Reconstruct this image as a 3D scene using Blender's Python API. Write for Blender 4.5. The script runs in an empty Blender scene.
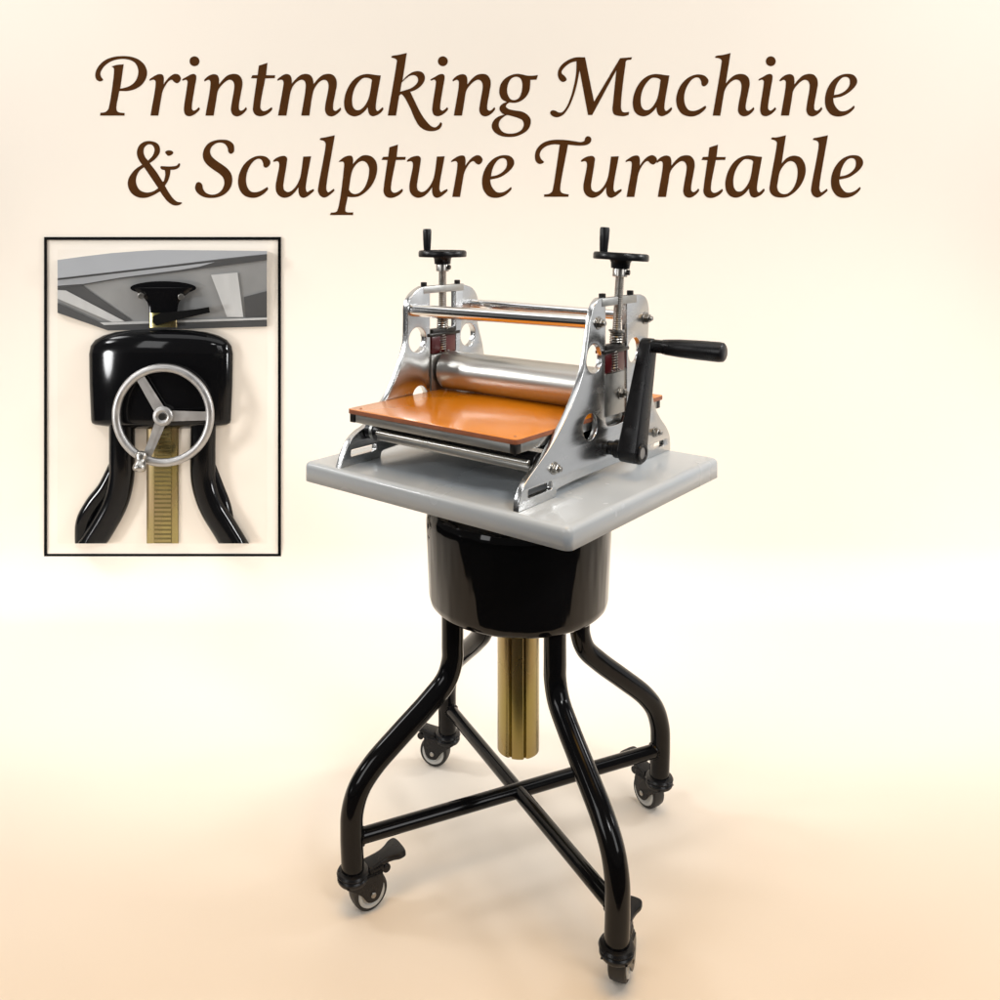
import bpy, bmesh, math, random
from math import sin, cos, pi, radians
from mathutils import Vector, Matrix
random.seed(7)
S = bpy.context.scene
COL = S.collection
# ------------------------------------------------------------------ materials
def M(name, base, rough=.5, metal=0., spec=.5, coat=0., noise=0., nscale=(8, 8, 8), bump=0., bscale=(60, 60, 60),
      rvar=0., base2=None, detail=4., coat_rough=.05, bdist=.001):
    m = bpy.data.materials.new(name); m.use_nodes = True
    nt = m.node_tree; N = nt.nodes; b = N['Principled BSDF']
    b.inputs['Base Color'].default_value = (*base, 1)
    b.inputs['Roughness'].default_value = rough
    b.inputs['Metallic'].default_value = metal
    b.inputs['Specular IOR Level'].default_value = spec
    b.inputs['Coat Weight'].default_value = coat
    b.inputs['Coat Roughness'].default_value = coat_rough
    tc = N.new('ShaderNodeTexCoord')
    if noise or rvar or base2:
        mp = N.new('ShaderNodeMapping'); mp.inputs['Scale'].default_value = nscale
        nt.links.new(tc.outputs['Object'], mp.inputs[0])
        nz = N.new('ShaderNodeTexNoise'); nz.inputs['Scale'].default_value = 1.; nz.inputs['Detail'].default_value = detail
        nt.links.new(mp.outputs[0], nz.inputs['Vector'])
        if noise or base2:
            r = N.new('ShaderNodeValToRGB'); e = r.color_ramp.elements
            lo = base if base2 else tuple(c*(1-noise) for c in base)
            hi = base2 if base2 else tuple(min(1, c*(1+noise)) for c in base)
            e[0].position = .3; e[0].color = (*lo, 1); e[1].position = .7; e[1].color = (*hi, 1)
            nt.links.new(nz.outputs[0], r.inputs[0]); nt.links.new(r.outputs[0], b.inputs['Base Color'])
        if rvar:
            q = N.new('ShaderNodeMapRange'); q.inputs['From Min'].default_value = .3; q.inputs['From Max'].default_value = .7
            q.inputs['To Min'].default_value = max(.02, rough-rvar); q.inputs['To Max'].default_value = rough+rvar
            nt.links.new(nz.outputs[0], q.inputs[0]); nt.links.new(q.outputs[0], b.inputs['Roughness'])
    if bump:
        mp2 = N.new('ShaderNodeMapping'); mp2.inputs['Scale'].default_value = bscale
        nt.links.new(tc.outputs['Object'], mp2.inputs[0])
        n2 = N.new('ShaderNodeTexNoise'); n2.inputs['Scale'].default_value = 1.; n2.inputs['Detail'].default_value = 3.
        nt.links.new(mp2.outputs[0], n2.inputs['Vector'])
        bp = N.new('ShaderNodeBump'); bp.inputs['Strength'].default_value = bump; bp.inputs['Distance'].default_value = bdist
        nt.links.new(n2.outputs[0], bp.inputs['Height']); nt.links.new(bp.outputs[0], b.inputs['Normal'])
    return m
MAT = dict(
    paper=M('backdrop_paper', (.88, .795, .69), .9, spec=.0, noise=.008, nscale=(1.5, 1.5, 1.5)),
    floor=M('studio_floor', (.03, .028, .027), .7, spec=.1, noise=.15, nscale=(3, 3, 3)),
    brown=M('brown_lettering', (.066, .0235, .005), .7, spec=.05, noise=.12, nscale=(30, 30, 30)),
    black=M('black_enamel', (.004, .004, .0045), .1, spec=.24, bump=.05, bscale=(14, 14, 14), rvar=.03, nscale=(9, 9, 9)),
    plastic=M('black_plastic', (.007, .007, .008), .3, spec=.28, bump=.15, bscale=(500, 500, 500), rvar=.06, nscale=(40, 40, 40)),
    rubber=M('dark_rubber', (.018, .017, .016), .5, spec=.4, rvar=.08, nscale=(60, 60, 60)),
    grey=M('grey_enamel', (.47, .505, .53), .25, spec=.5, coat=.15, noise=.02, nscale=(4, 4, 4), bump=.03, bscale=(25, 25, 25), rvar=.05),
    plate=M('zinc_plate', (.58, .585, .585), .24, 1., noise=.07, nscale=(14, 14, 60), rvar=.05),
    steel=M('turned_steel', (.54, .53, .50), .34, 1., noise=.03, nscale=(3, 9, 9), rvar=.03),
    chrome=M('chromed_rod', (.80, .80, .80), .12, 1., rvar=.02, nscale=(4, 4, 4)),
    alu=M('aluminium', (.38, .38, .365), .42, 1., noise=.08, nscale=(10, 90, 90), rvar=.06),
    castalu=M('cast_aluminium', (.40, .39, .38), .45, 1., noise=.06, nscale=(40, 40, 40), rvar=.06),
    orange=M('orange_laminate', (.60, .175, .004), .16, spec=.42, base2=(.66, .21, .006), nscale=(5, 14, 5), rvar=.03, bump=.05, bscale=(12, 12, 12)),
    oredge=M('board_edge', (.27, .085, .035), .5, noise=.15, nscale=(60, 60, 60)),
    red=M('red_paint', (.075, .003, .005), .3, spec=.5, noise=.15, nscale=(60, 60, 60)),
    dark=M('blackened_steel', (.03, .028, .026), .35, .7, rvar=.08, nscale=(80, 80, 80)),
    bolt=M('bolt_steel', (.36, .345, .32), .3, 1., noise=.15, nscale=(120, 120, 120)),
    gold=M('yellow_chromate', (.35, .31, .12), .28, 1., base2=(.33, .24, .145), nscale=(9, 9, 5), rvar=.06, detail=2.),
    golddark=M('dark_chromate', (.17, .135, .05), .5, .6, noise=.1, nscale=(40, 40, 40)),
    lacquer=M('black_lacquer', (.004, .004, .0045), .07, spec=.30, bump=.8, bdist=.013, bscale=(9, 9, 2), rvar=.03, nscale=(9, 9, 9)),
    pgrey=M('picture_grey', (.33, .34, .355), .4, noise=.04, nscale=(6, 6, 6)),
    pshade=M('picture_shade_grey', (.055, .055, .055), .45, noise=.1, nscale=(9, 9, 9)),  # darkened grey that paints shade on the rim and in recesses
    pmid=M('picture_mid_grey', (.24, .24, .235), .45, noise=.15, nscale=(5, 5, 5)),  # underside grey, darkened for its shade
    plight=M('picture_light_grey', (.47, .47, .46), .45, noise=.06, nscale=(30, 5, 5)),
    rim=M('grey_wheel_rim', (.50, .50, .48), .42, noise=.08, nscale=(80, 80, 80)),
    framepaint=M('black_frame', (.004, .004, .004), .7, spec=.05, noise=.1, nscale=(40, 40, 40)),
    mat=M('picture_mat', (.87, .79, .69), .9, spec=.0, noise=.01, nscale=(5, 5, 5)),
    mat2=M('picture_ground', (.85, .765, .66), .9, spec=.0, noise=.01, nscale=(5, 5, 5)),
)
# brushed steel sheet gets a faint diagonal smear like handled zinc
# ------------------------------------------------------------------ helpers
def link(name, me, mat, parent=None, smooth=True, angle=35):
    if smooth:
        for p in me.polygons: p.use_smooth = True
        me.set_sharp_from_angle(angle=radians(angle))
    me.materials.append(MAT[mat] if isinstance(mat, str) else mat)
    o = bpy.data.objects.new(name, me); COL.objects.link(o)
    if parent is not None:
        o.parent = parent
        o.matrix_parent_inverse = Matrix.Identity(4)
    return o
def tag(o, label=None, cat=None, group=None, kind=None):
    for k, v in (('label', label), ('category', cat), ('group', group), ('kind', kind)):
        if v: o[k] = v
    return o
def thing(name, loc, label, cat, rz=0.):
    o = bpy.data.objects.new(name, None); COL.objects.link(o)
    o.location = loc; o.rotation_euler = (0, 0, rz); o.empty_display_size = .1
    return tag(o, label, cat)
class MB:
    """collects shapes into one mesh"""
    def __init__(s): s.bm = bmesh.new()
    def box(s, c, size, bev=0., seg=2, R=None):
        t = bmesh.new(); bmesh.ops.create_cube(t, size=1.)
        bmesh.ops.scale(t, vec=size, verts=t.verts)
        if bev: bmesh.ops.bevel(t, geom=t.edges[:], offset=bev, segments=seg, profile=.5, affect='EDGES')
        if R is not None: bmesh.ops.transform(t, matrix=R.to_4x4(), verts=t.verts)
        bmesh.ops.translate(t, vec=c, verts=t.verts); s.add(t); return s
    def add(s, t):
        me = bpy.data.meshes.new('t'); t.to_mesh(me); t.free(); s.bm.from_mesh(me); bpy.data.meshes.remove(me)
    def mesh(s, me, mat4=None):
        if mat4 is not None: me.transform(mat4)
        s.bm.from_mesh(me); bpy.data.meshes.remove(me); return s
    def lathe(s, prof, o=(0, 0, 0), ax=(0, 0, 1), seg=40, closed=False, ang0=0.):
        """prof: list of (radius, height) along axis ax from o"""
        ax = Vector(ax).normalized(); q = Vector((0, 0, 1)).rotation_difference(ax); o = Vector(o); t = s.bm
        rings = []
        for r, h in prof:
            if r < 1e-6: rings.append([t.verts.new(o+q @ Vector((0, 0, h)))])
            else: rings.append([t.verts.new(o+q @ Vector((r*cos(ang0+2*pi*i/seg), r*sin(ang0+2*pi*i/seg), h))) for i in range(seg)])
        pairs = list(zip(rings, rings[1:]))
        if closed: pairs.append((rings[-1], rings[0]))
        for a, b in pairs:
            for i in range(seg):
                j = (i+1) % seg
                if len(a) == 1 and len(b) == 1: continue
                if len(a) == 1: t.faces.new((a[0], b[j], b[i]))
                elif len(b) == 1: t.faces.new((a[i], a[j], b[0]))
                else: t.faces.new((a[i], a[j], b[j], b[i]))
        return s
    def cyl(s, a, b, r, bev=.0008, seg=32, r2=None):
        a = Vector(a); b = Vector(b); L = (b-a).length; r2 = r if r2 is None else r2
        return s.lathe([(0, 0), (r-bev, 0), (r, bev), (r2, L-bev), (r2-bev, L), (0, L)], a, b-a, seg)
    def tube(s, pts, r, seg=20, cap=True):
        """swept tube; pts list of Vectors, r a number or list"""
        t = s.bm; n = len(pts); pts = [Vector(p) for p in pts]
        rr = r if isinstance(r, (list, tuple)) else [r]*n
        T = [(pts[min(i+1, n-1)]-pts[max(i-1, 0)]).normalized() for i in range(n)]
        up = Vector((0, 0, 1)) if abs(T[0].z) < .9 else Vector((1, 0, 0))
        u = T[0].cross(up).normalized(); rings = []
        for i in range(n):
            u = (u-T[i]*u.dot(T[i])).normalized(); v = T[i].cross(u)
            rings.append([t.verts.new(pts[i]+(u*cos(2*pi*k/seg)+v*sin(2*pi*k/seg))*rr[i]) for k in range(seg)])
        for a, b in zip(rings, rings[1:]):
            for i in range(seg):
                j = (i+1) % seg; t.faces.new((a[i], a[j], b[j], b[i]))
        if cap:
            t.faces.new(rings[0][::-1]); t.faces.new(rings[-1])
        return s
    def build(s, name, mat, parent=None, smooth=True, angle=35):
        bmesh.ops.recalc_face_normals(s.bm, faces=s.bm.faces[:])
        me = bpy.data.meshes.new(name); s.bm.to_mesh(me); s.bm.free()
        return link(name, me, mat, parent, smooth, angle)
def spline(pts, n=8, closed=False):
    """centripetal-ish Catmull-Rom through pts"""
    out = []; N = len(pts)
    rng = range(N) if closed else range(N-1)
    for i in rng:
        if closed: p0, p1, p2, p3 = pts[i-1], pts[i], pts[(i+1) % N], pts[(i+2) % N]
        else:
            p1, p2 = pts[i], pts[i+1]
            p0 = pts[i-1] if i else tuple(2*a-b for a, b in zip(p1, p2))
            p3 = pts[i+2] if i+2 < N else tuple(2*b-a for a, b in zip(p1, p2))
        d01 = max(1e-9, math.dist(p0, p1))**.5; d12 = max(1e-9, math.dist(p1, p2))**.5; d23 = max(1e-9, math.dist(p2, p3))**.5
        m1 = [d12*((b-a)/d01-(c-a)/(d01+d12)+(c-b)/d12) for a, b, c in zip(p0, p1, p2)]
        m2 = [d12*((c-b)/d12-(d-b)/(d12+d23)+(d-c)/d23) for b, c, d in zip(p1, p2, p3)]
        for k in range(n):
            t = k/n; t2 = t*t; t3 = t2*t
            out.append(tuple((2*t3-3*t2+1)*a+(t3-2*t2+t)*c+(-2*t3+3*t2)*b+(t3-t2)*d for a, b, c, d in zip(p1, p2, m1, m2)))
    if not closed: out.append(tuple(pts[-1]))
    return out
def contour(pts, n=6):
    """closed outline; a point with a third entry is a sharp corner"""
    C = [i for i, p in enumerate(pts) if len(p) > 2]
    P = [tuple(p[:2]) for p in pts]
    if not C: return spline(P, n, True)
    out = []
    for a, b in zip(C, C[1:]+[C[0]+len(P)]):
        seg = [P[i % len(P)] for i in range(a, b+1)]
        out += (spline(seg, n) if len(seg) > 2 else seg)[:-1]
    return out
def shape2d(loops, thick, bev=0., bres=2):
    """filled outline with holes, extruded to z = 0..thick (a mesh)"""
    cu = bpy.data.curves.new('c', 'CURVE'); cu.dimensions = '2D'; cu.fill_mode = 'BOTH'
    for L in loops:
        sp = cu.splines.new('POLY'); sp.points.add(len(L)-1); sp.use_cyclic_u = True
        for p, q in zip(sp.points, L): p.co = (q[0], q[1], 0, 1)
    cu.extrude = thick/2-bev; cu.bevel_depth = bev; cu.bevel_resolution = bres; cu.offset = -bev
    ob = bpy.data.objects.new('c', cu); COL.objects.link(ob)
    bpy.context.view_layer.update()
    me = bpy.data.meshes.new_from_object(ob.evaluated_get(bpy.context.evaluated_depsgraph_get()))
    bpy.data.objects.remove(ob); bpy.data.curves.remove(cu)
    me.materials.clear()
    me.transform(Matrix.Translation((0, 0, thick/2)))
    bm = bmesh.new(); bm.from_mesh(me); bmesh.ops.remove_doubles(bm, verts=bm.verts, dist=1e-6)
    bmesh.ops.dissolve_degenerate(bm, dist=1e-7, edges=bm.edges); bm.to_mesh(me); bm.free()
    return me
def circle(cx, cy, r, n=36): return [(cx+r*cos(2*pi*i/n), cy+r*sin(2*pi*i/n)) for i in range(n)]
def slot(x0, x1, y0, y1, r, n=6):
    out = []
    for cx, cy, a in ((x1-r, y1-r, 0), (x0+r, y1-r, 90), (x0+r, y0+r, 180), (x1-r, y0+r, 270)):
        out += [(cx+r*cos(radians(a+90*k/n)), cy+r*sin(radians(a+90*k/n))) for k in range(n+1)]
    return out
# ------------------------------------------------------------------ camera: level, with a falling front (lens shift)
CAM = Vector((-.1007, -1.5928, 1.1110)); F = 906.5; CX, CY = 461.0, 226.9
cd = bpy.data.cameras.new('camera'); co = bpy.data.objects.new('camera', cd); COL.objects.link(co); S.camera = co
co.location = CAM; co.rotation_euler = (pi/2, 0, 0)
cd.sensor_fit = 'HORIZONTAL'; cd.sensor_width = 36; cd.lens = 36*F/1000
cd.shift_x = (500-CX)/1000; cd.shift_y = -(500-CY)/1000; cd.clip_start = .05; cd.clip_end = 200
# ------------------------------------------------------------------ studio backdrop: one sweep of paper, floor into wall
DW = 2.70; YW = CAM.y+DW
prof = [(-.47, 0.), (YW-.6, 0.)]
Rr = .17
prof += [(YW-Rr+Rr*sin(a), Rr-Rr*cos(a)) for a in [pi/2*k/14 for k in range(15)]]
prof += [(YW, 1.), (YW, 4.2)]
bm = bmesh.new(); rows = []
for (y, z) in prof: rows.append([bm.verts.new((x, y, z)) for x in (-2.5, -1, 0, 1, 2.5)])
for a, b in zip(rows, rows[1:]):
    for i in range(4): bm.faces.new((a[i], a[i+1], b[i+1], b[i]))
me = bpy.data.meshes.new('studio_backdrop'); bm.to_mesh(me); bm.free()
tag(link('studio_backdrop', me, 'paper', None, True, 60), kind='structure')
bm = bmesh.new(); bmesh.ops.create_grid(bm, x_segments=1, y_segments=1, size=14.); bmesh.ops.translate(bm, vec=(0, 0, -.006), verts=bm.verts)
me = bpy.data.meshes.new('floor'); bm.to_mesh(me); bm.free()
tag(link('floor', me, 'floor', None, False), kind='structure')
# ------------------------------------------------------------------ lettering on the wall
def wk(depth): return (DW-depth)/F
def wpt(px, py, depth=0.):
    k = wk(depth); return Vector((CAM.x+(px-CX)*k, YW-depth, CAM.z-(py-CY)*k))
G = {}
def g(key, ox, oy, sc, *loops):
    """glyph outline traced in a window with origin (ox, oy), sc units to the unit"""
    L = []
    for s_ in loops:
        pts = []
        for w in s_.split():
            c = w.endswith('*'); x, y = w.rstrip('*').split(',')
            pts.append((ox+float(x)/sc, oy+float(y)/sc) + ((1,) if c else ()))
        L.append(contour(pts))
    G[key] = L
g('P', 90, 50, 12.5, '268,205* 330,187 420,178* 376,482* 440,470 520,435 575,375 603,290 595,220 560,160 500,125 420,112 330,120 230,160 160,225 128,290 135,330 163,372 150,385 115,392 80,370 65,320 75,260 120,185 200,120 300,85 420,75 520,85 610,120 680,185 712,270 700,350 650,430 570,485 480,510 365,512* 328,730 340,765 370,780 432,788* 430,820* 125,820* 130,785* 190,775 225,745 240,700 300,260 295,225')
g('r', 145, 50, 12.5, '60,385* 55,372 100,335 150,308 190,300 220,310 233,345 232,430* 270,375 320,325 375,298 420,308 447,350 435,390 400,415 365,400 335,372 300,385 250,450 218,520 195,640 165,820* 68,820* 132,430 128,385 110,372 85,375')
g('i', 145, 50, 12.5, '468,383* 464,370 520,335 580,303 615,300 636,315 640,350 620,470 585,700 588,740 610,758 640,745 672,715* 684,735 655,775 600,815 550,828 505,810 487,760 490,690 530,420 530,390 515,372', '618,78 662,96 680,140 662,184 618,202 574,184 556,140 574,96')
g('n', 200, 50, 12.5, '58,393* 52,378 90,335 140,308 185,302 220,318 235,355 237,430* 290,365 350,315 420,298 480,310 518,355 530,420 515,520 485,700 490,745 515,758 545,745 574,713* 585,735 555,780 500,820 455,830 410,810 387,760 392,690 428,470 425,420 405,385 370,372 325,390 270,440 225,505 200,640 170,820* 68,820* 130,430 125,385 105,372')
g('t', 200, 50, 12.5, '735,195* 843,160* 825,315* 940,315* 933,352* 815,355* 755,680 758,735 785,762 825,758 865,735 895,714* 903,735 870,780 800,820 740,828 690,808 662,755 665,690 712,355* 637,352* 655,315* 720,312*')
g('m', 270, 50, 12.5, '95,383* 92,370 130,335 180,305 215,300 250,315 270,360 272,420* 320,365 380,315 440,298 495,310 530,350 545,425* 600,360 660,312 725,297 780,308 820,350 835,420 820,520 788,700 795,750 820,760 850,745 878,718* 888,738 860,780 800,822 760,830 715,812 690,765 690,700 730,480 730,425 710,385 675,372 630,390 580,440 545,505 520,620 492,820* 390,820* 445,480 445,420 425,382 390,372 340,395 295,440 262,505 235,640 205,820* 100,820* 165,450 168,400 155,375 130,372')
g('a', 335, 50, 12.5, '572,318* 510,690 512,740 530,762 560,745 595,714* 605,735 570,785 510,820 470,828 435,810 415,765 410,715* 370,765 310,812 240,830 170,805 128,750 113,670 125,570 165,465 230,375 310,320 390,300 450,303 515,313', '462,375* 440,358 395,347 350,352 295,400 245,480 218,570 213,650 225,710 260,748 310,748 355,715 400,650 430,570')
g('k', 380, 50, 12.5, '142,95* 148,76 230,60 335,37* 281,383* 330,330 400,280 470,263 530,280 560,330 550,395 500,460 430,505 378,522* 430,630 510,790 580,890 640,950 690,966 730,940 757,900* 775,920 770,950 745,985 690,1010 630,1015 560,1000 490,950 440,870 370,710 290,570 262,552 240,572* 200,820* 97,820* 205,180 210,130 190,108', '271,405* 252,520* 320,500 380,480 440,440 472,395 470,345 430,315 380,320 330,352')
g('g', 470, 60, 12.5, '850,188* 832,245* 755,248* 752,320 740,390 700,460 630,515 560,535 490,530* 455,560 450,585 480,610 560,630 650,645 720,685 757,740 755,810 720,875 650,925 570,955 480,962 390,950 310,905 275,850 275,800 310,740 370,700 430,683* 395,660 370,620 375,580 410,545 460,525* 400,490 370,430 368,360 390,290 440,230 510,190 590,172 650,180 720,195 790,195', '565,210 515,235 480,290 463,370 475,440 510,490 560,500 610,475 640,415 655,330 648,265 620,222', '460,690 410,720 370,765 360,820 390,880 440,912 510,920 590,905 650,865 672,805 655,755 600,725 520,700')
g('M', 545, 50, 11.111, '240,322 235,340 200,355 165,335 143,280 150,220 190,160 260,110 340,82 445,80* 545,575* 835,90* 968,80* 958,106* 905,118 892,180 845,600 850,665 870,690 935,688* 930,720* 880,735 800,728 765,712 750,660 755,600 793,225* 525,722* 478,722* 385,225* 350,400 300,560 250,660 195,725 130,748 75,728 57,695 75,672 110,672 150,692 190,690 235,640 280,540 320,400 345,260 350,125* 290,140 220,190 185,240 190,265 215,285')
g('c', 190, 130, 12.5, '966,712* 975,735 930,790 850,838 770,848 680,820 620,745 600,650 615,550 665,445 740,370 820,330 890,322 955,338 1000,385 1003,415 980,455 945,472 920,455 912,410 890,370 850,360 800,385 745,455 710,540 700,640 720,720 760,768 815,778 880,762')
g('h', 700, 50, 12.5, '190,97* 196,77 290,60 383,37* 322,420* 380,355 440,312 510,298 570,312 608,350 622,420 605,520 572,700 578,745 602,760 635,745 670,714* 678,738 640,790 590,822 540,828 500,808 477,765 480,700 517,490 515,420 490,380 445,370 400,390 345,440 310,505 290,600 255,822* 160,820* 265,190 270,130 250,108')
g('e', 790, 50, 12.5, '800,694* 808,715 770,765 700,812 600,832 515,808 455,730 438,640 450,540 495,435 570,350 650,308 725,297 790,310 830,350 840,400 815,455 750,520 660,575 540,603* 548,660 580,720 625,760 690,762 750,735', '550,562* 620,548 690,510 740,450 750,390 735,350 700,335 650,350 600,405 565,485')
g('&', 120, 135, 12.5, '375,75 300,85 240,130 212,200 215,260 240,320 275,372* 200,420 130,500 98,580 105,660 150,735 230,780 320,785 410,755 500,705* 540,765 610,845 680,880 740,875 776,852* 768,842 720,835 670,800 610,720 560,635* 600,570 625,490 630,435* 690,430 740,400 750,362 738,352 710,380 640,392 512,388* 503,405 522,430 560,440* 565,500 548,580* 530,582* 460,470 370,352* 440,300 495,220 495,150 460,100', '350,320* 310,270 293,210 305,155 350,118 400,125 430,170 425,220 400,270', '300,402* 240,450 200,540 205,620 250,690 330,718 410,705 478,665*', '565,212 600,192 650,200 665,222 640,250 600,260 580,242')
g('S', 190, 130, 12.5, '510,298 480,275 470,225 440,180 390,158 330,165 275,205 250,260 265,320 320,375 400,430 470,485 515,550 528,630 510,710 460,780 380,830 280,850 180,840 105,800 65,740 68,690 90,655 120,652 150,680 165,740 200,785 270,808 340,795 400,745 428,670 415,600 370,550 290,495 210,430 170,370 160,300 185,220 240,160 320,128 400,120 480,130 540,175 552,230 545,275')
g('u', 265, 130, 12.5, '108,398* 102,385 150,345 210,325 250,325 275,350 270,420 235,640 228,700 240,750 285,775 330,760 385,705 430,620 450,540 478,332* 575,328* 510,700 512,750 530,775 565,755 605,737* 612,755 575,795 520,835 475,848 440,830 420,785 418,715* 370,780 310,830 240,848 180,825 142,775 133,700 145,620 178,440 172,405 155,390')
g('l', 760, 130, 12.5, '662,122* 668,104 720,93 850,65* 745,690 745,745 765,778 790,768 835,734* 845,755 800,800 745,838 710,845 665,820 640,765 645,700 735,190 730,155 710,135')
g('p', 320, 140, 12.5, '232,275* 242,262 300,215 360,195 395,200 412,235 410,300* 470,235 530,195 590,190 650,210 700,270 715,350 700,450 650,560 570,650 480,705 400,715 345,710* 318,890 340,902 415,905* 412,938* 125,938* 135,908* 190,902 215,885 300,330 300,290 285,270', '360,620* 385,655 430,675 490,660 545,610 590,520 612,420 610,340 580,285 535,262 480,280 425,340 395,410')
g('T', 530, 130, 12.5, '178,400* 160,415 120,425 80,400 62,340 75,260 130,185 210,140 310,122 450,125 560,140 640,150 680,135 690,100 715,78 750,85 767,115 755,155 710,185 640,195 560,192 475,183* 378,730 385,770 410,790 485,805* 480,835* 175,835* 178,805* 235,798 275,770 290,720 372,183* 290,180 200,205 145,250 122,305 135,355')
g('b', 760, 130, 12.5, '142,118* 148,95 200,93 325,65* 270,420* 330,355 390,325 450,322 510,345 555,410 572,490 560,580 510,690 430,780 340,835 260,845 180,830 135,790 120,740 130,650 210,190 210,150 185,130', '250,520 300,440 345,400 390,388 435,410 465,470 470,560 445,670 400,750 340,795 280,798 235,770 215,715 225,640')
D2 = 81.36
WORDS = [[('P', 0, 0), ('r', 0, 0), ('i', 0, 0), ('n', 0, 0), ('t', 0, 0), ('m', 0, 0), ('a', 0, 0), ('k', 0, 0), ('i', 248.4, 0), ('n', 248.4, 0), ('g', 0, 0)],
         [('M', 0, 0), ('a', 288.7, 0), ('c', 438.2, -D2), ('h', 0, 0), ('i', 576.4, 0), ('n', 575.5, 0), ('e', 0, 0)],
         [('&', 0, 0)],
         [('S', 0, 0), ('c', 0, 0), ('u', 0, 0), ('l', -493.2, 0), ('p', 0, 0), ('t', 130.6, D2+.3), ('u', 133.7, 0), ('r', 301.8, D2), ('e', -343.0, D2)],
         [('T', 0, 0), ('u', 307.8, 0), ('r', 476.2, D2), ('n', 452.4, D2), ('t', 450.6, D2+.4), ('a', 381.3, D2), ('b', 0, 0), ('l', 0, 0), ('e', 6.0, D2)]]
LT = .0007                                       # thickness of the cut letters
base = wpt(480, 220)
lett = thing('wall_lettering', base, 'large brown italic title in two lines on the cream wall above the press', 'lettering')
for w in WORDS:
    mb = MB()
    for ch, dx, dy in w:
        loops = []
        for L in G[ch]:
            loops.append([((CAM.x+(x+dx-CX)*wk(LT))-base.x, (CAM.z-(y+dy-CY)*wk(LT))-base.z) for x, y in L])
        me = shape2d(loops, LT)
        # local XY outline -> wall plane, thickness towards the room
        mb.mesh(me, Matrix(((1, 0, 0, 0), (0, 0, -1, 0), (0, 1, 0, 0), (0, 0, 0, 1))))
    mb.build('ampersand' if len(w) == 1 else 'word', 'brown', lett, smooth=False)
# ------------------------------------------------------------------ lift turntable (stand)
TH = -.6924; OX, OY = -.0093, .0004; ZT = .7019
stand = thing('lift_turntable', (0, 0, 0), 'black wheeled stand with four bent legs, a round drum and a grey square top', 'turntable')
# tabletop, slightly turned on the drum
TK = .0329; HA, HB = .2743, .2436
bm = bmesh.new(); bmesh.ops.create_cube(bm, size=1.); bmesh.ops.scale(bm, vec=(2*HA, 2*HB, TK), verts=bm.verts)
bmesh.ops.bevel(bm, geom=[e for e in bm.edges if abs(e.verts[0].co.z-e.verts[1].co.z) > .01], offset=.012, segments=6, profile=.5, affect='EDGES')
bmesh.ops.bevel(bm, geom=[e for e in bm.edges if e.verts[0].co.z > 0 and e.verts[1].co.z > 0 and len(e.link_faces) == 2 and abs(e.link_faces[0].normal.z-e.link_faces[1].normal.z) > .5],
                offset=.009, segments=5, profile=.5, affect='EDGES')
bm.normal_update()
bmesh.ops.delete(bm, geom=[f for f in bm.faces if f.normal.z < -.9], context='FACES')   # a folded tray, open below
top_me = bpy.data.meshes.new('tabletop'); bm.to_mesh(top_me); bm.free()
top = link('tabletop', top_me, 'grey', stand, True, 50)
top.location = (OX, OY, ZT-TK/2); top.rotation_euler = (0, 0, TH)
sm = top.modifiers.new('fold', 'SOLIDIFY'); sm.thickness = .0025; sm.offset = -1
mb = MB()
for x in (-.12, .12): mb.box((x, 0, -TK/2+.012), (.03, 2*HB-.012, .018), .001)
mb.build('underframe', 'alu', top)
# drum and flange
MB().lathe([(0, .452), (.140, .452), (.149, .455), (.1545, .461), (.157, .472), (.1622, .598), (.1612, .611), (.157, .623), (.148, .632), (.13, .638), (.05, .650), (0, .650)], seg=96).build('drum', 'lacquer', stand, angle=50)
MB().lathe([(.03, .645), (.035, .652), (.07, .664), (.075, .666), (.075, .6715), (.0, .6715)], seg=48).build('flange', 'black', stand)
# square-ish column of yellow chromated steel with folded seams
def column_ring(z):
    n = 240; out = []
    for i in range(n):
        a = 2*pi*i/n; r = .0365
        for s0 in (-117, -74, 20, 80, 150):
            d = abs((math.degrees(a)-s0+180) % 360-180)
            if d < 6: r -= .0050*(1-d/6)
        out.append((r*cos(a), r*sin(a), z))
    return out
mb = MB(); rings = [[mb.bm.verts.new(p) for p in column_ring(z)] for z in (.196, .1975, .46)]
for a, b in zip(rings, rings[1:]):
    for i in range(240): mb.bm.faces.new((a[i], a[(i+1) % 240], b[(i+1) % 240], b[i]))
mb.bm.faces.new(rings[0][::-1])
mb.build('column', 'gold', stand, angle=25)
LEGP = [(.1265, .4530), (.1265, .40), (.127, .375), (.138, .344), (.168, .314), (.222, .270), (.268, .231), (.292, .200), (.3035, .165), (.305, .13), (.3025, .064)]
AN = {'FL': -155.6, 'FR': -65.5, 'BR': 24.6, 'BL': 115.1}
TR = .0185
for k, a in AN.items():
    ca, sa = cos(radians(a)), sin(radians(a))
    pts = [(r*ca, r*sa, z) for r, z in spline(LEGP, 7)]
    MB().tube(pts, TR, 28).build('leg', 'black', stand, angle=60)
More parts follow.
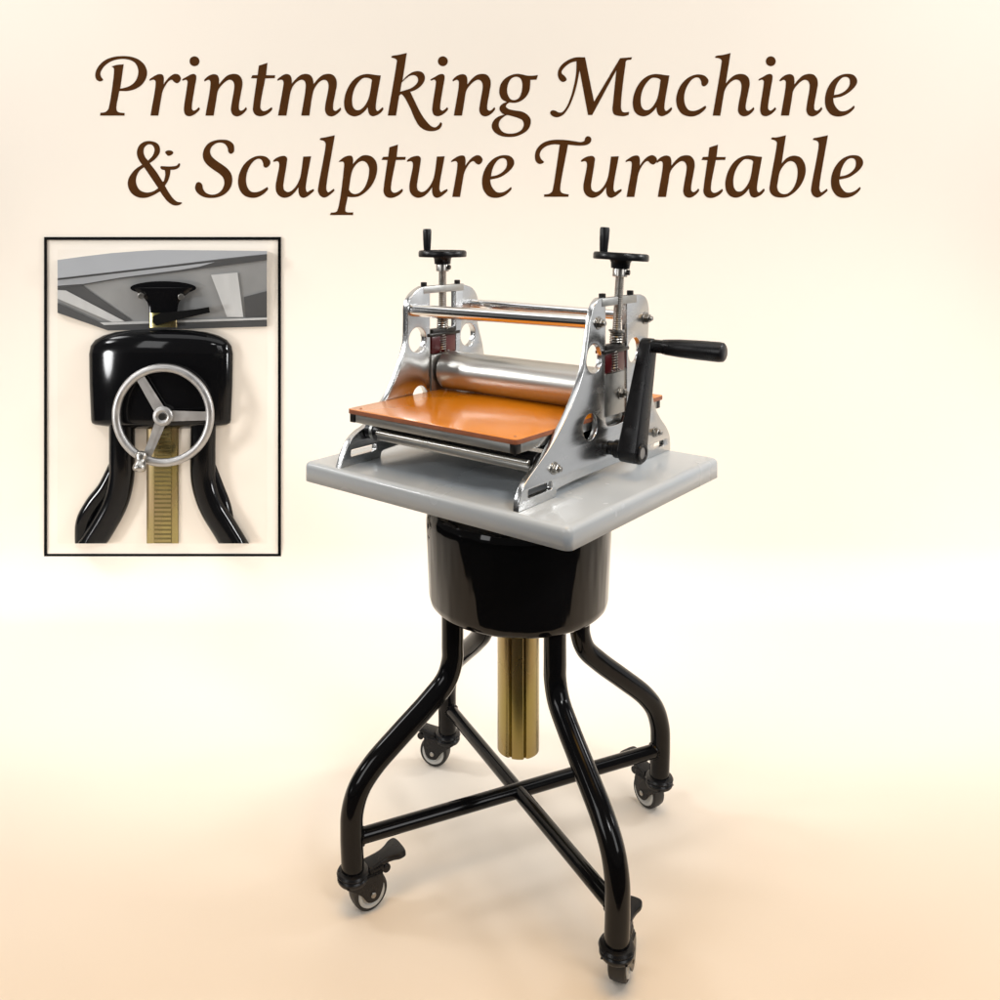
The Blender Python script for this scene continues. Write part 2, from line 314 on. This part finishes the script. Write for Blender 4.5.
for k, (a, z) in {'FL': (-155.6, .121), 'FR': (-65.5, .1195)}.items():
    ca, sa = cos(radians(a)), sin(radians(a))
    mb = MB().tube([(r*ca, r*sa, z) for r in (-.30, -.1, .1, .30)], .0125, 24)
    for e in (-1, 1):                                   # weld beads where the bar meets the legs
        n_ = 40; P_ = []
        for q in range(n_+1):
            t_ = 2*pi*q/n_; w_ = .0128*cos(t_); h_ = .0128*sin(t_)
            r_ = .3045-math.sqrt(max(0, TR*TR-w_*w_))-.0004
            P_.append(Vector((e*r_*ca-w_*sa, e*r_*sa+w_*ca, z+h_)))
        mb.tube(P_, [.0022+.0005*sin(q*2.6) for q in range(n_+1)], 8)
    mb.build('cross_bar', 'black', stand)
# casters
CAST = {'FL': 33, 'FR': 68, 'BR': 124, 'BL': 160}
def make_caster():
    hs = MB()
    hs.lathe([(0, .072), (.0195, .072), (.0245, .0705), (.0265, .067), (.0245, .0635), (.0235, .0625), (.0255, .060), (.0255, .057), (.0235, .0535), (0, .0535)], seg=40)
    # fork: hood over the wheel and two cheeks
    for s_ in (-1, 1):
        L = contour([(-.020, .056, 1), (.022, .061, 1), (.044, .060, 1), (.046, .046), (.042, .030), (.036, .021), (.027, .0185), (.018, .021), (.006, .036)], 5)
        me = shape2d([L], .003, .0006)
        hs.mesh(me, Matrix(((1, 0, 0, 0), (0, 0, 1, s_*.0182-.0015), (0, 1, 0, 0), (0, 0, 0, 1))))
    hs.box((.022, 0, .0600), (.050, .036, .0065), .0025)
    o = hs.build('caster', 'plastic')
    MB().lathe([(.0125, -.0120), (.0270, -.0132), (.0292, -.0112), (.0302, -.005), (.0302, .005), (.0292, .0112), (.0270, .0132), (.0125, .0120)], (.027, 0, .0302), (0, 1, 0), 48, closed=True).build('tyre', 'rubber', o)
    MB().lathe([(0, -.0138), (.007, -.0138), (.0085, -.0130), (.0165, -.0130), (.0180, -.0146), (.0228, -.0146), (.0238, -.0126), (.0238, .0126), (.0228, .0146), (.0180, .0146), (.0165, .0130), (.0085, .0130), (.007, .0138), (0, .0138)], (.027, 0, .0302), (0, 1, 0), 44).build('rim', 'rim', o)
    MB().cyl((.027, -.0215, .0302), (.027, .0215, .0302), .0045, seg=16).build('axle_bolt', 'bolt', o)
    lv = MB()
    L = contour([(0, -.015, 1), (.030, -.013), (.042, -.016), (.054, -.0215), (.064, -.020), (.067, 0), (.064, .020), (.054, .0215), (.042, .016), (.030, .013), (0, .015, 1)], 5)
    R = Matrix.Translation((.024, 0, .0615)) @ Matrix.Rotation(radians(-9), 4, 'Y')
    lv.mesh(shape2d([L], .009, .0025), R)
    lv.box((.036, 0, .0625), (.026, .032, .012), .003)
    lv.cyl((.056, -.012, .0575), (.056, .012, .0575), .007, seg=18)
    lv.build('brake_lever', 'plastic', o)
    return o
def copy_tree(o, parent):
    c = o.copy(); COL.objects.link(c); c.parent = parent
    for ch in o.children: copy_tree(ch, c)
    return c
c0 = make_caster()
for i, (k, d) in enumerate(CAST.items()):
    kids = list(c0.children)
    if i == 0: c = c0; c.parent = stand
    else:
        c = c0.copy(); COL.objects.link(c); c.parent = stand
        for ch in kids:
            d_ = ch.copy(); COL.objects.link(d_); d_.parent = c
    a = radians(AN[k]); c.location = (.3025*cos(a), .3025*sin(a), 0); c.rotation_euler = (0, 0, radians(d))
# ------------------------------------------------------------------ etching press on the table (frame u,v,z: u along the rollers)
press = thing('etching_press', (OX, OY, ZT), 'steel etching press with orange bed and black side crank, standing on the grey tabletop', 'printing press', TH)
zz = ZT                                     # press parts are written in absolute z and lowered here
def pz(z): return z-zz
def uvz(u, v, z): return (u, v, z-zz)
PM = lambda u: Matrix(((0, 0, 1, u), (1, 0, 0, 0), (0, 1, 0, -zz), (0, 0, 0, 1)))   # (v, z, t) -> press
def plate_outline(front, rear):
    return front+rear
FR_R = [(-.2335, ZT, 1), (-.2325, .711), (-.2305, .7194), (-.2208, .7350), (-.2072, .7455), (-.1792, .7621), (-.1422, .7870), (-.098, .8278), (-.0574, .8848), (-.041, .940), (-.0345, .968), (-.0255, .985), (-.012, .9945), (.002, .996, 1)]
RE_R = [(.128, .994, 1), (.146, .9875), (.155, .975), (.158, .955), (.154, .91), (.160, .85), (.1796, .792), (.1986, .769), (.2257, .7447), (.2370, .728), (.2390, .714), (.2396, ZT, 1)]
FR_L = [(-.2335, ZT, 1), (-.2300, .711), (-.2265, .7194), (-.2180, .7350), (-.2060, .7480), (-.1900, .7570), (-.1690, .7650), (-.1240, .8020), (-.0930, .8460), (-.0700, .8960), (-.0670, .940), (-.0655, .970), (-.0520, .987), (-.0282, .9985), (-.018, 1.0, 1)]
RE_L = [(.095, .998, 1), (.124, .988), (.139, .968), (.138, .925), (.154, .876), (.163, .84), (.1796, .792), (.1986, .769), (.2257, .7447), (.2370, .728), (.2390, .714), (.2396, ZT, 1)]
def foot(): return [(.135, ZT, 1), (.133, .711), (.127, .7135), (-.127, .7135), (-.134, .711), (-.137, ZT, 1)]
def side_plate(u0, th, fr, re, s0, s1, ztop, holes):
    out = fr+[(s0, ztop, 1), (s0, .79, 1), (s0+.006, .784), (s1-.006, .784), (s1, .79, 1), (s1, ztop, 1)]+re+foot()
    loops = [contour(out, 5)]+[circle(*h) for h in holes]
    loops += [slot(-.209, -.147, .7165, .7285, .003), slot(.176, .214, .7155, .7255, .003)]
    return MB().mesh(shape2d(loops, th, .0012), PM(u0))
RS0, RS1 = .010, .079; LS0, LS1 = -.005, .0706
side_plate(.1715, .010, FR_R, RE_R, RS0, RS1, .995, [(-.026, .8990, .0235), (.106, .899, .0225), (-.0385, .7915, .0215), (.114, .790, .0215)]).build('side_plate', 'plate', press, angle=30)
side_plate(-.203, .013, FR_L, RE_L, LS0, LS1, .998, [(-.040, .9010, .0235), (.1078, .8975, .0225), (-.033, .7945, .0205), (.10, .793, .0205)]).build('side_plate', 'plate', press, angle=30)
# bed
BZ = .802
mb = MB(); L = slot(-.1865, .1705, -.223, .236, .009, 6)
me = shape2d([L], .0075, .0006); mb.mesh(me, Matrix.Translation((0, 0, pz(BZ)-.0075)))
bed = mb.build('press_bed', 'orange', press)
bed.data.materials.append(MAT['oredge'])
for p in bed.data.polygons:
    if abs(p.normal.z) < .5 or p.normal.z < -.5: p.material_index = 1
mb = MB()
zf = pz(BZ)-.0075-.0075
for (c, s_) in (((-.005, -.212, zf), (.330, .012, .0145)), ((-.005, .221, zf), (.330, .012, .0145)), ((-.1775, .0045, zf), (.010, .422, .0145)), ((.1615, .0045, zf), (.010, .422, .0145)), ((-.008, .0045, zf-.003), (.32, .42, .003))):
    mb.box(c, s_, .0008)
mb.build('bed_frame', 'alu', bed)
for u in (-.177, .161):
    for v in (-.2125, .2215): MB().box((u, v, zf), (.0115, .0130, .0150), .0008).build('corner_block', 'dark', bed)
for u in (-.170, .155):
    for v in (-.205, .214): MB().cyl((u, v, pz(BZ)-.004), (u, v, pz(BZ)+.0004), .0022, .0003, 14).build('bed_screw', 'oredge', bed)
# rollers
VR = .036
MB().lathe([(0, -.1895), (.012, -.1895), (.012, -.182), (.0335, -.182), (.036, -.1795), (.036, .1635), (.0335, .166), (.012, .166), (.012, .171), (0, .171)], (0, VR, pz(BZ)+.0363), (1, 0, 0), 64).build('upper_roller', 'steel', press)
MB().lathe([(0, -.1895), (.010, -.1895), (.010, -.180), (.024, -.180), (.026, -.178), (.026, .160), (.024, .162), (.010, .162), (.010, .171), (0, .171)], (0, .03, pz(.7485)), (1, 0, 0), 48).build('lower_roller', 'dark', press)
MB().cyl((-.188, -.165, pz(.7570)), (.170, -.165, pz(.7570)), .0155).build('support_roller', 'plastic', press)
MB().cyl((-.176, -.165, pz(.7570)), (-.168, -.165, pz(.7570)), .0172, .001).build('roller_collar', 'alu', press)
mb = MB(); mb.cyl((-.150, -.186, pz(.7605)), (.1665, -.186, pz(.7605)), .0048); mb.box((.008, -.1835, pz(.7520)), (.317, .006, .0085), .0008)
mb.build('front_stretcher', 'steel', press)
mb = MB(); mb.cyl((-.188, .15, pz(.757)), (.170, .15, pz(.757)), .0165); mb.build('support_roller', 'rubber', press)
# tie rods
RODS = [((-.190, -.053, .9570), (.1715, -.017, .9560)), ((-.190, .122, .9585), (.1715, .143, .9530))]
for (a, b), r_ in zip(RODS, (.0112, .0088)): MB().cyl(uvz(*a), uvz(*b), r_, seg=40).build('tie_rod', 'chrome', press)
def hexbolt(u, v, z, r=.0075, n=1):
    mb = MB()
    mb.cyl(uvz(u, v, z), uvz(u+.0018, v, z), r*1.35, .0004, 28)
    mb.lathe([(0, .0018), (r, .0018), (r*1.02, .0025), (r*1.02, .0075), (r*.85, .0086), (0, .0086)], uvz(u, v, z), (1, 0, 0), 6, ang0=.4)
    mb.cyl(uvz(u+.0086, v, z), uvz(u+.0135, v, z), r*.55, .0008, 20)
    return mb
for (v, z, r) in ((-.014, .9555, .0080), (.1445, .9510, .0080), (-.142, .7470, .0072), (.1800, .7455, .0068)):
    hexbolt(.1815, v, z, r).build('nut', 'bolt', press)
# cap bars with socket screws
for (u, s0, s1, zt_, b0, b1) in ((.1765, -.003, .112, .9945, .0065, .099), (-.1965, -.024, .094, .9995, -.016, .082)):
    mb = MB(); mb.box((u, (s0+s1)/2, pz(zt_)-.007), (.0116 if u > 0 else .0146, s1-s0, .0135), .001)
    cb = mb.build('cap_bar', 'alu', press)
    for v in (b0, b1):
        m2 = MB(); m2.lathe([(0, 0), (.0052, 0), (.0058, .0006), (.0058, .0066), (.0052, .0074), (.003, .0074), (.003, .0045), (0, .0045)], (u, v, pz(zt_)), (0, 0, 1), 24)
        m2.build('screw', 'dark', cb)
# bearing blocks, stops, springs
for (u, vc, w, right) in ((.1765, .038, .063, True), (-.1965, .0335, .071, False)):
    th = .0125 if right else .0155
    mb = MB(); mb.box((u, vc, pz(.8340)), (th, w, .070), .0012); blk = mb.build('bearing_block', 'alu', press)
    if right: hexbolt(u+th/2, vc+.018, .8330, .0085).build('axle_screw', 'bolt', blk)
    mb = MB(); mb.box((u, vc, pz(.8865)), (th*.96, w*.97, .032), .001); rb = mb.build('pressure_block', 'red', press)
    mb = MB(); mb.box((u, vc, pz(.9100)), (th*1.2, w*.94, .013), .001); mb.box((u+(.001 if right else -.001), vc, pz(.9065)), (th*1.55, w*1.28, .0065), .002); mb.build('pressure_bar', 'dark', rb)
    for k in (-.012, .012):
        m2 = MB(); m2.cyl((u+th*.47, vc+k, pz(.873)), (u+th*.47+.003, vc+k, pz(.873)), .0018, .0003, 10); m2.build('pin', 'bolt', rb)
    # return spring let into the face of the red block
    pts = [(u+th*.42+.0058*cos(2*pi*q/12), vc-.003+.0072*sin(2*pi*q/12), pz(.8735)+.031*q/84) for q in range(85)]
    MB().tube(pts, .0012, 8).build('return_spring', 'bolt', rb)
# pressure screws with handwheels
for (u, v, zw, tilt, kn) in ((.1765, .0505, 1.0575, 3.2, (-.006, -.0345)), (-.1965, .038, 1.0555, 0, (-.006, -.0345))):
    z0 = pz(.912); zb = pz(zw)
    sc = bpy.data.objects.new('x', None)
    mb = MB(); prof_ = [(0, 0)]
    nth = 34; H = zb-.030-z0
    for q in range(nth): prof_ += [(.0075, H*q/nth), (.0075, H*(q+.25)/nth), (.0069, H*(q+.5)/nth), (.0069, H*(q+.75)/nth)]
    prof_ += [(.0075, H), (.0115, H), (.0125, H+.001), (.0125, H+.014), (.0115, H+.016), (0, H+.016)]
    mb.lathe(prof_, (0, 0, z0), (0, 0, 1), 28)
    scr = mb.build('pressure_screw', 'bolt', press)
    scr.location = (u, v, 0)
    if tilt:                                  # the spindle leans a little in its nut
        piv = Vector((0, 0, z0)); R = Matrix.Rotation(radians(tilt), 4, 'X')
        scr.matrix_local = Matrix.Translation((u, v, 0)) @ Matrix.Translation(piv) @ Matrix.Rotation(radians(-tilt), 4, 'X') @ Matrix.Rotation(radians(tilt*.6), 4, 'Y') @ Matrix.Translation(-piv)
    mb = MB(); rw = .0465
    mb.lathe([(0, -.016), (.0155, -.016), (.0165, -.006), (.020, -.0005), (.036, .0008), (.041, -.0015), (.044, -.002), (rw-.001, -.0022), (rw, 0), (rw, .0068), (rw-.0015, .0096), (.042, .0104), (.0385, .0085), (.036, .005), (.018, .0045), (.012, .0075), (0, .0080)], (0, 0, zb), (0, 0, 1), 56)
    hw = mb.build('handwheel', 'plastic', scr, angle=40)
    mb = MB(); kx, ky = -.0225, -.0195
    if u < 0: kx, ky = -.0215, -.0205
    mb.lathe([(0, .004), (.0058, .004), (.0066, .008), (.0080, .032), (.0083, .048), (.0073, .0515), (0, .052)], (kx, ky, zb), (0, 0, 1), 24); mb.build('knob', 'plastic', hw)
    mb = MB(); mb.cyl((.0105, .002, zb-.022), (.0165, .0035, zb-.022), .0045, .0006, 14); mb.build('grub_screw', 'dark', scr)
    # spring under the wheel nut
    mb = MB(); pts = []
    for q in range(0, 5*14+1):
        a = 2*pi*q/14; pts.append((.0095*cos(a), .0095*sin(a), pz(.9155)+.020*q/70))
    mb.tube(pts, .0019, 8); mb.lathe([(.0066, 0), (.0135, 0), (.0135, .003), (.0066, .003)], (0, 0, pz(.9355)), (0, 0, 1), 28); mb.build('spring', 'bolt', scr)
# crank
VC, ZC = .0235, .7470
mb = MB(); mb.cyl(uvz(.1820, VC, ZC), uvz(.192, VC, ZC), .0115); mb.cyl(uvz(.192, VC, ZC), uvz(.216, VC, ZC), .0150)
crank = mb.build('crank', 'plastic', press)
VT, ZTOP = .072, .913
L = []
dv, dz = VT-VC, ZTOP-ZC; ln = math.hypot(dv, dz); tx, tz = dv/ln, dz/ln; nx, nz = tz, -tx
def armpt(s_, w): return (VC+tx*s_+nx*w, ZC+tz*s_+nz*w)
r0, r1 = .0190, .0135
arc0 = [armpt(r0*cos(a), r0*sin(a)) for a in [radians(q) for q in range(95, 266, 10)]]
arc1 = [armpt(ln+r1*cos(a), r1*sin(a)) for a in [radians(q) for q in range(-85, 86, 10)]]
me = shape2d([arc0[::1]+arc1], .036, .003)
# taper: the arm is thinner at the handle end
for v_ in me.vertices:
    s_ = (v_.co.x-VC)*tx+(v_.co.y-ZC)*tz; v_.co.z = .018+(v_.co.z-.018)*(1-.42*max(0, min(1, s_/ln)))+.003*s_/ln
mb = MB().mesh(me, PM(.2040)); arm = mb.build('crank_arm', 'plastic', crank)
mb = MB(); mb.lathe([(.0095, 0), (.0145, 0), (.0155, .0012), (.0145, .0032), (.0105, .0032), (.0095, .002)], uvz(.2395, VC, ZC), (1, 0, 0), 40, closed=True); mb.build('hub_ring', 'plastic', crank)
mb = MB(); mb.cyl(uvz(.2385, VC, ZC), uvz(.2412, VC, ZC), .0094, .0006, 32); mb.build('hub_cap', 'castalu', crank)
mb = MB()
mb.lathe([(0, .0), (.0112, .0), (.0112, .0210), (.0122, .0220), (.0122, .0245), (.0128, .026), (.0146, .050), (.0157, .085), (.0160, .119), (.0150, .1245), (.0125, .1265), (0, .1265)], uvz(.2310, VT, ZTOP+.001), (1, 0, 0), 36)
mb.build('crank_handle', 'plastic', crank, angle=40)
# ------------------------------------------------------------------ framed relief picture on the wall
fo = wpt(162.5, 397)
fp = thing('framed_picture', fo, 'black thin-framed picture of the stand underside with its silver handwheel on the cream wall', 'picture')
RD = .38
def L3(px, py, d):
    """point of the relief: outline position on the wall and how far it stands proud"""
    d = d*RD; return wpt(px, py, d)-fo
def prism(mb, poly, d0, fd):
    """poly in picture units; fd(x, y) gives the height of the front face"""
    a = [mb.bm.verts.new(L3(x, y, d0)) for x, y in poly]; b = [mb.bm.verts.new(L3(x, y, fd(x, y))) for x, y in poly]
    n = len(poly); mb.bm.faces.new(b); mb.bm.faces.new(a[::-1])
    for i in range(n): mb.bm.faces.new((a[i], a[(i+1) % n], b[(i+1) % n], b[i]))
    return mb
FT = .012
mb = MB()
for poly in ([(44, 237), (281, 237), (281, 240), (44, 240)], [(44, 553.8), (281, 553.8), (281, 556.8), (44, 556.8)], [(44, 240), (47, 240), (47, 553.8), (44, 553.8)], [(278, 240), (281, 240), (281, 553.8), (278, 553.8)]):
    prism(mb, poly, .0, lambda x, y: FT)
mb.build('frame', 'framepaint', fp, smooth=False)
prism(MB(), [(46.5, 239.5), (278.5, 239.5), (278.5, 554.3), (46.5, 554.3)], .0005, lambda x, y: .002).build('mat', 'mat', fp, smooth=False)
prism(MB(), [(57.5, 249.5), (267, 249.5), (267, 543.5), (57.5, 543.5)], .001, lambda x, y: .003).build('picture_ground', 'mat2', fp, smooth=False)
# tabletop seen from below: fascia plus underside leaning back to the ground, its shade painted in darker greys
und = lambda x, y: .075-.00085*(y-255)+.00004*(x-57)
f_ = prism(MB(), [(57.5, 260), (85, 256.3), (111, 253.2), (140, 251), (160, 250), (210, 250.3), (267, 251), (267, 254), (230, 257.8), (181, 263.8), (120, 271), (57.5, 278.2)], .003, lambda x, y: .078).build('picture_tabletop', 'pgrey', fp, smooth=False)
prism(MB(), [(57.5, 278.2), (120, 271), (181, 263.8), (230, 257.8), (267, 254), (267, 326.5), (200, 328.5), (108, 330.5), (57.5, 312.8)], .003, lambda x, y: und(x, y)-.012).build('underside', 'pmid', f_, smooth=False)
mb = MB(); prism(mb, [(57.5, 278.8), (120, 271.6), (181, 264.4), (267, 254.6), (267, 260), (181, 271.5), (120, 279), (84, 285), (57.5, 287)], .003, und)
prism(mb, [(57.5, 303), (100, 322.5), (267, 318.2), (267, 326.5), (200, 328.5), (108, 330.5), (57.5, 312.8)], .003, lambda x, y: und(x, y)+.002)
prism(mb, [(57.5, 287.5), (82, 285.5), (132, 320.5), (112, 321), (57.5, 294)], .003, lambda x, y: und(x, y)-.004)  # this band and the next paint the shade of the recesses
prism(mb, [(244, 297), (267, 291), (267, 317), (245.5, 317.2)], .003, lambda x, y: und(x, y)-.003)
mb.build('rim_and_recess_shade', 'pshade', f_, smooth=False)
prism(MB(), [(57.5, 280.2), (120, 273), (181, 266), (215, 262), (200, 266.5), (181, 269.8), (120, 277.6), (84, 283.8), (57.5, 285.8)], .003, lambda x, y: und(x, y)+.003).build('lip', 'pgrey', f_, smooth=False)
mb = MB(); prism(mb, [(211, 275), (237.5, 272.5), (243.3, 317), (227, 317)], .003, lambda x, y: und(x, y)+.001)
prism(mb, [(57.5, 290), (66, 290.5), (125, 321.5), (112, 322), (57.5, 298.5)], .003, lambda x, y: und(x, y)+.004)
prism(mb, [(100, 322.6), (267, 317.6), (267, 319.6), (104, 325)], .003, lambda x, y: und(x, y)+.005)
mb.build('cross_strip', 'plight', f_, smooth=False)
def relief_lathe(mb, prof, cx, dscale, d0, seg=40, sag=0.):
    """half body of revolution about a vertical line: prof (radius, y) in picture units"""
    rings = []; k = wk(0)
    for r, y in prof:
        rings.append([mb.bm.verts.new(L3(cx+r*cos(pi*i/seg), y+sag*sin(pi*i/seg), d0+r*k*dscale*sin(pi*i/seg)/1.)) for i in range(seg+1)])
    for a, b in zip(rings, rings[1:]):
        for i in range(seg): mb.bm.faces.new((a[i], a[i+1], b[i+1], b[i]))
    mb.bm.faces.new(rings[0]); mb.bm.faces.new(rings[-1][::-1])
    return mb
def rtube(pts, r, seg=20):
    mb = MB().tube([L3(x, y, d) for x, y, d in spline(pts, 7)], r*wk(.03), seg)
    bmesh.ops.recalc_face_normals(mb.bm, faces=mb.bm.faces[:])
    for v_ in mb.bm.verts: v_.co.y *= .8
    ray_ = L3(160, 543.5, 0)+fo-CAM; cutn = Vector((0, ray_.z, -ray_.y)).normalized()   # the print is trimmed flush with its mount
    gm = mb.bm.verts[:]+mb.bm.edges[:]+mb.bm.faces[:]
    r_ = bmesh.ops.bisect_plane(mb.bm, geom=gm, plane_co=L3(160, 543.5, 0), plane_no=cutn, clear_outer=True)
    bmesh.ops.holes_fill(mb.bm, edges=[e for e in r_['geom_cut'] if isinstance(e, bmesh.types.BMEdge)])
    return mb
# legs, column
for pts in ([(119, 462, .0), (106, 488, .0), (93, 505, .0), (84.5, 522, .0), (84, 556, .0)], [(206, 462, .0), (216, 488, .0), (222.5, 505, .0), (226, 522, .0), (229, 556, .0)]):
    rtube(pts, 8.5).build('picture_leg', 'black', fp, angle=60)
for pts in ([(121.5, 424, .05), (121.5, 455, .05), (121, 478, .05), (115.5, 502, .05), (103, 526, .05), (83.5, 556, .05)], [(203, 424, .05), (202.5, 455, .05), (203.5, 482, .05), (211, 506, .05), (224, 528, .05), (241, 556, .05)]):
    rtube(pts, 12.6).build('picture_leg', 'black', fp, angle=60)
col = relief_lathe(MB(), [(16, 424), (16, 543.4)], 162.6, .8, .006).build('picture_column', 'gold', fp)
prism(MB(), [(154, 427), (171.5, 427), (171.5, 543.4), (154, 543.4)], .02, lambda x, y_: .0480).build('rack', 'golddark', col, smooth=False)
mb = MB()
for q in range(26):
    y = 429+q*4.42
    prism(mb, [(154.5, y), (171, y), (171, y+2.5), (154.5, y+2.5)], .04, lambda x, y_: .0525)
mb.build('rack_teeth', 'gold', col, smooth=False)
# drum with domed top, flange, nut and lever
relief_lathe(MB(), [(8, 329.5), (30, 330), (46, 332), (58, 335.5), (66, 340), (70.5, 346), (72, 354), (71.5, 385), (70, 420), (69.2, 423), (66, 424.8), (50, 427), (30, 428.8), (8, 429.2)], 161, .75, .006, 64, 0).build('picture_drum', 'black', fp, angle=50)
relief_lathe(MB(), [(14, 310), (32, 327.5)][::-1] and [(14, 327.5), (14, 309)], 163, .5, .06).build('picture_nut', 'gold', fp)
fmb = prism(MB(), [(163.2+33*cos(2*pi*i/48), 288+6.8*sin(2*pi*i/48)) for i in range(48)], .02, lambda x, y: .085)
relief_lathe(fmb, [(14, 313), (14.5, 307), (16, 302), (20, 297), (26, 292.5), (30, 288)], 163.2, .35, .08, 40)
fl = fmb.build('picture_flange', 'black', fp, angle=50)
for (x, y) in ((140.7, 295.5), (181, 296.5)):
    MB().cyl(L3(x, y, .06), L3(x, y+.5, .125), 3.0*wk(0), seg=16).build('flange_bolt', 'bolt', fl)
lv = MB(); prism(lv, [(153, 316), (160, 313.2), (196, 309.2), (209, 307), (210, 312.5), (190, 317), (168, 322), (156, 325.5), (152, 322)], .04, lambda x, y: .130)
lv.build('locking_lever', 'framepaint', fp, smooth=False)
# handwheel: torus rim, dished spokes, hub, spinner
hwd = .192
def wheel_c(x, y, d): return L3(x, y, d)
mb = MB(); k = wk(0)
ringp = [L3(163.2+47.0*cos(2*pi*i/72), 415.2+47.4*sin(2*pi*i/72), hwd) for i in range(72)]
t = mb.bm; rings = []
for i in range(72):
    a = 2*pi*i/72; o = ringp[i]; rad = Vector((cos(a), 0, -sin(a)))
    rings.append([t.verts.new(o+rad*(4.1*k*cos(2*pi*q/16))+Vector((0, -1, 0))*(3.6*k*sin(2*pi*q/16))) for q in range(16)])
for i in range(72):
    a, b = rings[i], rings[(i+1) % 72]
    for q in range(16): t.faces.new((a[q], a[(q+1) % 16], b[(q+1) % 16], b[q]))
hwl = mb.build('picture_handwheel', 'castalu', fp, angle=60)
for (ex, ey) in ((139.5, 376.5), (208.5, 416), (146.5, 457.5)):
    dx, dy = ex-163.2, ey-416; ll = math.hypot(dx, dy); nx_, ny_ = -dy/ll, dx/ll
    mb = MB()
    def q_(s_, w): return (163.2+dx*s_+nx_*w, 416+dy*s_+ny_*w)
    prism(mb, [q_(.12, -5.5), q_(.3, -5.2), q_(1.02, -4.2), q_(1.02, 4.2), q_(.3, 5.2), q_(.12, 5.5)], hwd-.006, lambda x, y: hwd+.004)
    prism(mb, [q_(.15, -1.3), q_(1.0, -1.1), q_(1.0, 1.1), q_(.15, 1.3)], hwd+.003, lambda x, y: hwd+.0075)
    mb.build('spoke', 'castalu', hwl)
MB().lathe([(0, -.05), (.024, -.05), (.025, -.005), (.0275, .0), (.029, .005), (.026, .009), (.019, .0105), (.0165, .009), (.0, .009)], L3(163.2, 416, hwd-.001), (0, -1, 0), 40).build('wheel_hub', 'castalu', hwl)
MB().cyl(L3(163.2, 416, hwd), L3(163.2, 416, hwd)+Vector((0, -.0125, 0)), 3.4*k, .0004, 24).build('shaft_end', 'dark', hwl)
MB().lathe([(0, 0), (.010, 0), (.016, .003), (.0185, .008), (.0185, .014), (.0145, .021), (.0135, .027), (.0145, .033), (.0185, .040), (.0190, .048), (.0165, .054), (.008, .057), (0, .0575)], L3(142.3, 451.5, hwd+.035), (-.03, -.42, -.90), 40).build('spinner_knob', 'bolt', hwl, angle=60)
# ------------------------------------------------------------------ light
W = bpy.data.worlds.new('World'); S.world = W; W.use_nodes = True
W.node_tree.nodes['Background'].inputs[0].default_value = (1., .97, .93, 1); W.node_tree.nodes['Background'].inputs[1].default_value = .10
def area(name, loc, target, size, power, color=(1, 1, 1), sy=None):
    l = bpy.data.lights.new(name, 'AREA'); l.energy = power; l.color = color; l.size = size
    if sy: l.shape = 'RECTANGLE'; l.size_y = sy
    o = bpy.data.objects.new(name, l); COL.objects.link(o); o.location = loc
    o.rotation_euler = (Vector(target)-Vector(loc)).to_track_quat('-Z', 'Y').to_euler(); return o
def spot(name, loc, target, power, ang, color=(1, 1, 1), rad=.4):
    l = bpy.data.lights.new(name, 'SPOT'); l.energy = power; l.color = color; l.spot_size = radians(ang); l.spot_blend = 1.; l.shadow_soft_size = rad
    o = bpy.data.objects.new(name, l); COL.objects.link(o); o.location = loc
    o.rotation_euler = (Vector(target)-Vector(loc)).to_track_quat('-Z', 'Y').to_euler(); return o
area('overhead_softbox', (.1, -.1, 3.4), (.1, .25, 0), 4.6, 48, (1, 1, 1), 1.8)
area('front_softbox', (2.2, -2.6, 1.9), (0, .3, .8), 1.1, 26, (1, 1, 1), 1.6)
area('left_softbox', (-2.6, -2.6, 1.9), (0, .5, .8), 1.1, 26, (1, 1, 1), 1.6)
spot('added_press_spot', (1.2, -2.6, 2.9), (.02, 0, .80), 200, 24, (1, 1, 1), .35)  # lamp added out of view to brighten table and press
for k in (-1, 1):  # unseen lamps added to whiten the backdrop, most in its middle
    spot('added_backdrop_spot', (3.6*k, -.3, 2.2), (-.85*k, YW, 1.98), 300, 66, (1, 1, 1), .3)
    spot('added_backdrop_spot', (3.6*k, -.8, .5), (.9*k, YW, .15), 228, 45, (1, 1, 1), .3)
    spot('added_backdrop_spot', (2.5*k, .6, 2.3), (-.5*k, .75, 0), 72, 48, (1, 1, 1), .3)
    spot('added_backdrop_spot', (2.5*k, .6, 2.3), (1.0*k, .8, 0), 110, 48, (1, 1, 1), .3)
for x in (-1.1, 0, 1.1): spot('added_warm_floor_spot', (x, -1.15, 3.5), (x, -.72, 0), 138, 42, (1, .54, .08), .7)  # unseen lamps added to tint the front floor peach
area('added_reflection_lamp', (3.0, .6, .85), (0, 0, .85), 1.9, 7, (1, 1, 1), 1.7)  # unseen lamp added for bright reflections in the side plates
# ------------------------------------------------------------------ render settings
S.render.engine = 'CYCLES'
S.view_settings.view_transform = 'Standard'; S.view_settings.look = 'None'; S.view_settings.gamma = 1; S.view_settings.exposure = 0
S.view_settings.use_curve_mapping = False
S.cycles.use_denoising = True
